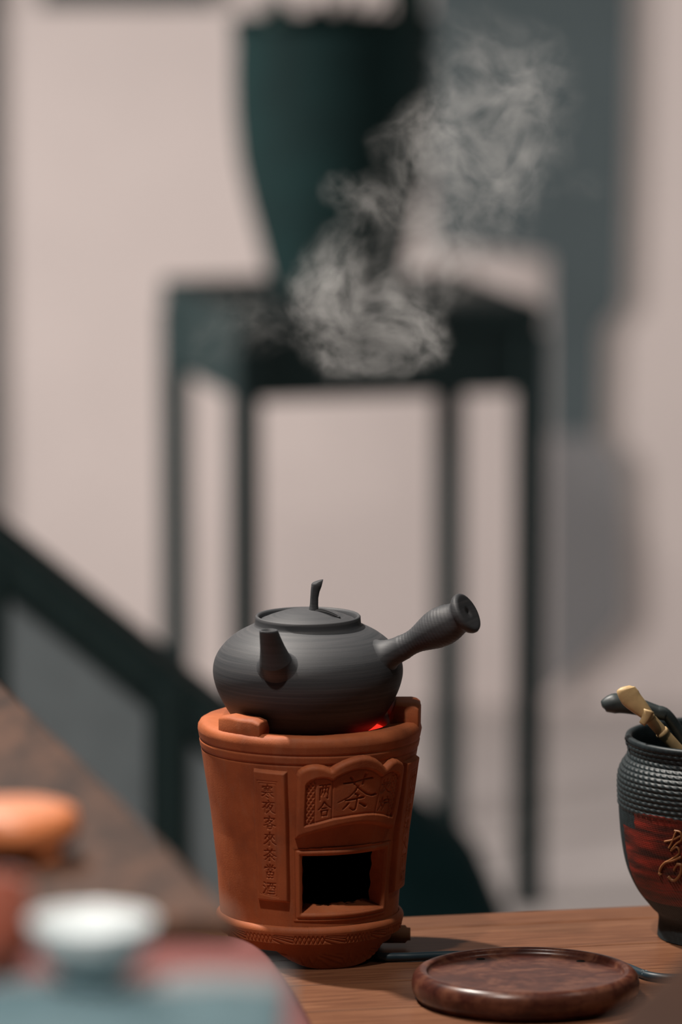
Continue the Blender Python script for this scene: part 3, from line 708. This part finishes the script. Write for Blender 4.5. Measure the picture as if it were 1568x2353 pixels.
# ------------------------------------------------------------------ pink padded cloth beside the stove
PINK = plain('pink_felt', (.19, .076, .072), .95, .1, .10, 700, .25)
pc = thing('pink_padded_mat', 'dusty pink padded felt mat in front of the orange stove', 'mat', (0, 0, 0))
n1, n2 = 60, 90
pe = smooth_prof([atz(440, 2120, .052)[:2], atz(520, 2136, .052)[:2], atz(585, 2148, .050)[:2], atz(640, 2186, .046)[:2], atz(690, 2246, .044)[:2], atz(726, 2310, .042)[:2], atz(765, 2390, .042)[:2], atz(785, 2440, .042)[:2]], 12)
edge = np.vstack([[[-.40, pe[0][1]-.012]], pe, [[pe[-1][0], SY-.53]], [[-.40, SY-.53]]])
cen = np.array([-.22, SY-.385]); ts = np.linspace(0, 1, 26)
V = []
for s in np.concatenate([np.linspace(0.02, .9, 16), np.linspace(.92, 1.0, 14)]):
    for e in edge:
        d = (1-s)*np.linalg.norm(e-cen)*1000
        h = .052*math.sqrt(max(0, 1-max(0, 1-d/26)**2)) + .0008*math.sin(e[0]*90)*math.cos(s*9)
        V.append((*(cen+(e-cen)*s), max(h, .0012)))
nr = 30; V = np.array(V).reshape(nr, len(edge), 3)
V = np.concatenate([V, [np.column_stack([edge, np.full(len(edge), .0006)])]], 0)
mesh_obj('felt_cover', V.reshape(-1, 3), grid_faces(nr+1, len(edge), True), PINK, pc)

# ------------------------------------------------------------------ near trolley with blue grey cloth, white cup, red cup
zn = .336
BLUE = plain('blue_grey_cloth', (.062, .100, .112), .9, .15, .12, 60, .1)
PALE = plain('pale_grey_cloth', (.17, .165, .165), .9, .15, .08, 60, .1)
TR = thing('small_trolley', 'small trolley nearest the camera under a blue grey cloth', 'trolley', (0, 0, FZ))
rbox('shelf_top', (.46, .42, .02), (-.262, 3.183, zn-.024-FZ), EDGEWOOD, TR, .004)
for x in (-.47, -.055):
    for y in (3.0, 3.37): rbox('leg', (.03, .03, zn-.024-FZ), (x, y, 0), EDGEWOOD, TR, .003, 2)
CL = thing('blue_grey_cloth', 'blue grey cloth with pale border spread over the near trolley', 'cloth', (0, 0, 0))
def cloth(name, x0, x1, y0, y1, z, mat):
    xs, ys = np.linspace(x0, x1, 50), np.linspace(y0, y1, 30); X, Y = np.meshgrid(xs, ys)
    Zc = z+.0016*np.sin(X*60+Y*22)+.0012*np.sin(Y*80-X*15)
    top = np.stack([X, Y, Zc], -1); bot = np.stack([X, Y, Zc-.003], -1)
    V = np.concatenate([top.reshape(-1, 3), bot.reshape(-1, 3)]); Ft = grid_faces(30, 50); Fq = np.vstack([Ft, Ft[:, ::-1]+1500])
    F = Fq.tolist(); loop = [i for i in range(50)]+[49+50*j for j in range(1, 30)]+[29*50+i for i in range(48, -1, -1)]+[50*j for j in range(28, 0, -1)]
    for i in range(len(loop)):
        a, b = loop[i], loop[(i+1) % len(loop)]; F.append([a, a+1500, b+1500, b])
    return mesh_obj(name, V, F, mat, CL)
cloth('cloth', -.52, -.028, 2.97, 3.366, zn+.005, BLUE)
cloth('border', -.52, -.028, 3.366, 3.402, zn+.005, PALE)
WHITE = plain('white_porcelain', (.58, .61, .61), .22, .5, .03, 20)
wc = atz(212, 2252, zn+.008); 
WCUP = thing('white_tea_cup', 'white porcelain tea cup blurred in the near foreground', 'cup', (wc.x, wc.y, zn+.0075)); WCUP.scale = (1.15,)*3
P = np.vstack([smooth_prof([(.2, .6), (11, .6), (12, 0), (14.5, 0), (15.2, 2.5), (21, 9), (26, 18), (28.6, 28)], 5), [(28.4, 28.6), (27.6, 28.2)], smooth_prof([(27, 26), (24, 17), (17, 8), (8, 4.5), (.2, 4)], 5)])*1e-3
lathe('bowl', P, WHITE, WCUP, 72)
RCL = plain('red_brown_clay', (.20, .050, .028), .5, .4)
rc = atz(-30, 2236, zn+.008)
RC = thing('red_clay_cup', 'dark red clay cup cut off by the left edge beside the white cup', 'cup', (rc.x, rc.y, zn+.0075)); RC.scale = (1.15,)*3
P = np.vstack([smooth_prof([(.2, .6), (14, .6), (15, 0), (16.5, 3), (20.5, 12), (21.5, 24), (20, 36), (19.2, 43)], 5), [(18.6, 43.8), (17.8, 43)], smooth_prof([(18, 36), (18.6, 20), (12, 6), (.2, 5)], 5)])*1e-3
lathe('bowl', P, RCL, RC, 64)

# ------------------------------------------------------------------ brown wooden table edge at lower right
zr = .235
e1 = atz(1385, 2353, zr); e2 = atz(1600, 2165, zr); dv = (e2-e1).normalized()
pa, pb = e1-dv*.10, e2+dv*.10
RT = thing('brown_wood_console', 'brown wooden table corner blurred at lower right in front of the tray', 'table', (0, 0, FZ))
prism('table_top', [(pa.x, pa.y), (pb.x, pb.y), (pb.x+.5, pb.y), (pa.x+.6, pa.y)], zr-.022-FZ, zr-FZ, EDGEWOOD, RT, .006, 3)
for x, y in ((pa.x+.08, pa.y+.03), (pb.x+.06, pb.y-.04), (pb.x+.44, pb.y-.04), (pa.x+.54, pa.y+.03)):
    rbox('leg', (.035, .035, zr-.022-FZ), (x, y, 0), EDGEWOOD, RT, .003, 2)

# ------------------------------------------------------------------ tall plant stand and planter
DST = 8.75
scx = at(804, 670, DST); STX, STY = scx.x, DST; top_z = at(804, 668, DST).z
ST = thing('plant_stand', 'tall dark wooden four legged stand under the black planter', 'stand', (STX, STY, FZ), None, R(15))
side = .385; H_ = top_z-FZ
rbox('top', (side+.032, side+.032, .034), (0, 0, H_-.034), DARKWOOD, ST, .008)
for (x, y, sx, sy) in ((0, -side/2, side, .02), (0, side/2, side, .02), (-side/2, 0, .02, side), (side/2, 0, .02, side)):
    rbox('apron', (sx, sy, .084), (x, y, H_-.116), DARKWOOD, ST, .003, 2)
for x in (-1, 1):
    for y in (-1, 1): rbox('leg', (.036, .036, H_-.034), (x*side/2, y*side/2, 0), DARKWOOD, ST, .005, 2)
pbz = top_z
PLT = thing('black_planter', 'large black tapered planter standing on the tall dark stand', 'planter', (at(769, 668, DST).x, DST, pbz)); PLT.scale = (.668, .668, .668)
sc6 = FPX/DST/1.0
hp_ = [(600-.0, 0)]
prf = [(.2, 0), (105, 0), (128, 6), (133, 30), (150, 100), (172, 180), (190, 260), (199, 350), (201, 430), (199, 490), (203, 520), (203, 540), (192, 540), (186, 510), (184, 470), (.2, 465)]
GLAZE = plain('black_green_glaze', (.004, .019, .019), .85, .2, .3, 8)
lathe('pot', np.array(prf)*1e-3, GLAZE, PLT, 96)
LEAF = plain('dark_leaf', (.020, .050, .046), .6, .3)
for k in range(46):
    a = random.uniform(0, 2*math.pi); r0 = random.uniform(.02, .16); L = random.uniform(.06, .13); x0, y0 = r0*math.cos(a), r0*math.sin(a)
    tall = k > 36
    if tall: x0 = .15+random.uniform(-.03, .03); L = random.uniform(.2, .34); y0 *= .4
    lean = Vector((math.cos(a)*.35, math.sin(a)*.35, 1)).normalized(); z0 = .47
    if tall: lean = Vector((.10*random.uniform(-1, 1), .1, 1)).normalized()
    wv = Vector((-math.sin(a), math.cos(a), 0))*(.018); V = []; n = 7
    for i in range(n):
        s = i/(n-1); p = Vector((x0, y0, z0))+lean*L*s+Vector((math.cos(a), math.sin(a), 0))*.03*s*s; ww = math.sin(math.pi*min(.98, s*.9+.08))
        V += [tuple(p-wv*ww), tuple(p+Vector((math.cos(a), math.sin(a), 0))*.004), tuple(p+wv*ww)]
    mesh_obj('leaf', V, grid_faces(n, 3), LEAF, PLT)

# ------------------------------------------------------------------ sheets standing in for the wall shadow right of the stand, dark panel at top left
SHD = thing('wall_shade', 'slate grey sheets standing in for shadow on the wall right of the stand', 'shadow sheet', (0, 0, 0))
G1, G2 = plain('slate_shade', (.088, .115, .122), .9, .1, .06, 10), plain('grey_shade', (.22, .225, .23), .9, .1, .06, 10)  # darker and lighter shadow tones of the wall, put into the sheet colours
def shade_sheet(name, pts, mat, Y, t=.012):
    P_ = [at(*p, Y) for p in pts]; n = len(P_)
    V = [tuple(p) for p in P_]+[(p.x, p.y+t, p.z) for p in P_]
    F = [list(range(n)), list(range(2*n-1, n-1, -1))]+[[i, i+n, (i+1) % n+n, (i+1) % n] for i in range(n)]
    return mesh_obj(name, V, F, mat, SHD, False)
shade_sheet('upper_shade', [(990, -60), (1452, -60), (1432, 700), (1385, 760), (1378, 1000), (1262, 1000), (1262, 590), (990, 570)], G1, 10.05)
shade_sheet('lower_shade', [(1262, 1000), (1378, 1000), (1432, 1060), (1440, 1420), (1380, 1490), (1262, 1600)], G2, 10.05)
unseen_rod = tube('unseen_rod', [at(960, -62, 10.04), at(1480, -62, 10.04)], .012, DARKWOOD, SHD, 12)  # rod added out of view above the shadow sheets
DP = thing('dark_wall_panel', 'dark framed panel on the wall at the top left edge', 'wall panel', (0, 0, 0))
pl, prr = at(90, 14, 10.04), at(500, 14, 10.04)
for nm, x0, x1, z0, z1, y in (('frame_rail', pl.x, prr.x, pl.z, pl.z+.05, 10.04), ('frame_rail', pl.x, prr.x, pl.z+.50, pl.z+.55, 10.04), ('frame_stile', pl.x, pl.x+.05, pl.z+.05, pl.z+.5, 10.04), ('frame_stile', prr.x-.05, prr.x, pl.z+.05, pl.z+.5, 10.04), ('board', pl.x+.05, prr.x-.05, pl.z+.05, pl.z+.5, 10.05)):
    rbox(nm, (x1-x0, .04, z1-z0), ((x0+x1)/2, y+.02, z0), DARKWOOD, DP, .003, 2)

# ------------------------------------------------------------------ armchair with sloping arm (behind, left)
AC = thing('recliner', 'slate grey recliner with dark sloping padded arm behind the walnut table', 'recliner', (0, 0, FZ))
YA = 7.3
UPH = plain('slate_upholstery', (.21, .245, .265), .9, .15, .08, 30)
r0, r1 = at(-90, 1175, YA), at(600, 1725, YA)
ang = math.atan2(r1.z-r0.z, r1.x-r0.x); L = (r1-r0).length; mid = (r0+r1)/2
rbox('arm_pad', (L, .13, .052), (mid.x, YA+.055, mid.z-.022-FZ), DARKWOOD, AC, .016, 3, (0, -ang, 0), False)
rbox('post', (.044, .05, at(385, 1500, YA).z-.03-FZ), (at(385, 1500, YA).x, YA-.006, 0), DARKWOOD, AC, .01, 3)
rbox('post', (.04, .05, r0.z-.05-FZ), (r0.x+.03, YA, 0), DARKWOOD, AC, .01, 3)
pts = [(r0.x, r0.z-.03), (r1.x, r1.z-.03), (r1.x, FZ+.05), (r0.x, FZ+.05)]
V = [(x, yy, z-FZ) for yy in (YA+.01, YA+.06) for x, z in pts]
mesh_obj('side_panel', V, [(0, 1, 2, 3), (7, 6, 5, 4), (0, 4, 5, 1), (1, 5, 6, 2), (2, 6, 7, 3), (3, 7, 4, 0)], UPH, AC, False)
rbox('seat_cushion', (.30, .42, .10), (r0.x+.19, YA+.28, .03), UPH, AC, .03, 4)
rbox('leg', (.04, .04, .04), (r0.x+.06, YA+.45, 0), DARKWOOD, AC, .004, 2); rbox('leg', (.04, .04, .04), (r0.x+.31, YA+.45, 0), DARKWOOD, AC, .004, 2)

# ------------------------------------------------------------------ dark floor cushion between the stand legs
YC = 8.05
CU = thing('dark_floor_cushion', 'dark teal floor cushion low behind the table, right of the stove', 'cushion', (0, 0, FZ))
c0 = at(900, 1838, YC); c1 = at(1195, 2070, YC)
pts = smooth_prof([(c0.x-.18, FZ+.002), (c0.x-.185, c0.z-.03), (c0.x-.14, c0.z+.01), (c0.x, c0.z), (at(1000, 1915, YC).x, at(1000, 1915, YC).z), (at(1100, 1998, YC).x, at(1100, 1998, YC).z), (c1.x, FZ+.04), (c1.x, FZ+.002)], 6)
nz_ = 14; V = []
for i in range(nz_):
    s = i/(nz_-1)*2-1; f = math.sqrt(max(.02, 1-abs(s)**3.5)); cx_ = c0.x
    for p in pts: V.append((cx_+(p[0]-cx_)*(.75+.25*f), YC+.14+s*.14, (p[1]-FZ)*f))
F = grid_faces(nz_, len(pts)).tolist(); F += [list(range(len(pts))), list(range((nz_-1)*len(pts), nz_*len(pts)))[::-1]]
mesh_obj('cover', V, F, plain('dark_teal_fabric', (.006, .022, .024), .9, .1), CU)

# ------------------------------------------------------------------ steam
def steam(c0, lo, hi, res):
    m = bpy.data.materials.new('steam'); m.use_nodes = True; t = m.node_tree; n = t.nodes; n.clear()
    out = n.new('ShaderNodeOutputMaterial'); vol = n.new('ShaderNodeVolumePrincipled')
    vol.inputs['Color'].default_value = (.96, .95, .95, 1); vol.inputs['Anisotropy'].default_value = .2
    vol.inputs['Density'].default_value = 1.0
    t.links.new(vol.outputs[0], out.inputs['Volume'])
    g = bpy.data.node_groups.new('steam', 'GeometryNodeTree'); n = g.nodes; lk = g.links.new
    g.interface.new_socket('Geometry', in_out='INPUT', socket_type='NodeSocketGeometry')
    g.interface.new_socket('Geometry', in_out='OUTPUT', socket_type='NodeSocketGeometry')
    go = n.new('NodeGroupOutput'); vc = n.new('GeometryNodeVolumeCube'); sm_ = n.new('GeometryNodeSetMaterial'); sm_.inputs['Material'].default_value = m
    vc.inputs['Min'].default_value = lo; vc.inputs['Max'].default_value = hi
    for k, v in zip('XYZ', res): vc.inputs['Resolution '+k].default_value = v
    lk(vc.outputs[0], sm_.inputs['Geometry']); lk(sm_.outputs[0], go.inputs[0])
    pos = n.new('GeometryNodeInputPosition').outputs[0]
    def put(v, s):
        if hasattr(v, 'is_output'): lk(v, s)
        else: s.default_value = v
    def mth(op, a, b=0., clamp=False):
        q = n.new('ShaderNodeMath'); q.operation = op; q.use_clamp = clamp; put(a, q.inputs[0]); put(b, q.inputs[1]); return q.outputs[0]
    def vmt(op, a, b):
        q = n.new('ShaderNodeVectorMath'); q.operation = op; put(a, q.inputs[0]); put(b, q.inputs[1]); return q
    def noise(vec, scale, detail, rough, dist=0.):
        q = n.new('ShaderNodeTexNoise'); q.inputs['Scale'].default_value = scale; q.inputs['Detail'].default_value = detail
        q.inputs['Roughness'].default_value = rough; q.inputs['Distortion'].default_value = dist; lk(vec, q.inputs['Vector']); return q
    def warp(vec, scale, amp, detail=1):
        q = noise(vec, scale, detail, .5); d = vmt('SUBTRACT', q.outputs['Color'], (.5, .5, .5)); e = vmt('MULTIPLY', d.outputs[0], (amp,)*3)
        return vmt('ADD', vec, e.outputs[0]).outputs[0]
    W1 = warp(pos, 14, .050, 1); W2 = warp(W1, 40, .016, 2)
    puffs = [(772, 655, 105, 115, 1.7), (850, 760, 185, 130, 1.2), (925, 690, 110, 140, .75), (985, 780, 60, 75, .8), (850, 840, 130, 45, .8), (880, 490, 125, 80, .85), (985, 330, 130, 130, .8), (1090, 400, 180, 270, .75),
             (1190, 330, 130, 210, .6), (1150, 170, 170, 150, .5), (1020, 560, 95, 130, .85), (560, 740, 130, 100, .30), (765, 455, 55, 50, .35), (1370, 415, 45, 45, .18)]
    tot = None
    for px, py, rx, rz, dn in puffs:
        c = at(px, py, SY)-c0
        d = vmt('MULTIPLY', vmt('SUBTRACT', W2, tuple(c)).outputs[0], (2980/rx, 1/.036, 2980/rz)); l = n.new('ShaderNodeVectorMath'); l.operation = 'LENGTH'; lk(d.outputs[0], l.inputs[0])
        f = mth('MULTIPLY', mth('SUBTRACT', 1.15, l.outputs['Value'], True), dn)
        tot = f if tot is None else mth('ADD', tot, f)
    fn = noise(vmt('ADD', W2, (.37, .11, .73)).outputs[0], 66, 5, .58, .25)
    rag = mth('MULTIPLY', mth('SUBTRACT', fn.outputs[0], .40, True), 5.0)
    den = mth('MULTIPLY', mth('MULTIPLY', tot, rag), STEAM_DENSITY)
    lk(den, vc.inputs['Density'])
    return g, m
STEAM_DENSITY = 9.5
ST0 = at(900, 560, SY)
a_, b_ = at(430, 930, SY)-ST0, at(1440, 0, SY)-ST0
g, m = steam(ST0, (a_.x, -.045, a_.z), (b_.x, .045, b_.z), (280, 70, 260))
stm = mesh_obj('steam', [(a_.x, 0, a_.z), (b_.x, 0, a_.z), (b_.x, 0, b_.z)], [(0, 1, 2)], m, None, False, ST0)
md = stm.modifiers.new('steam', 'NODES'); md.node_group = g
tag(stm, 'wispy white steam rising above the dark kettle', 'steam', None, 'stuff')
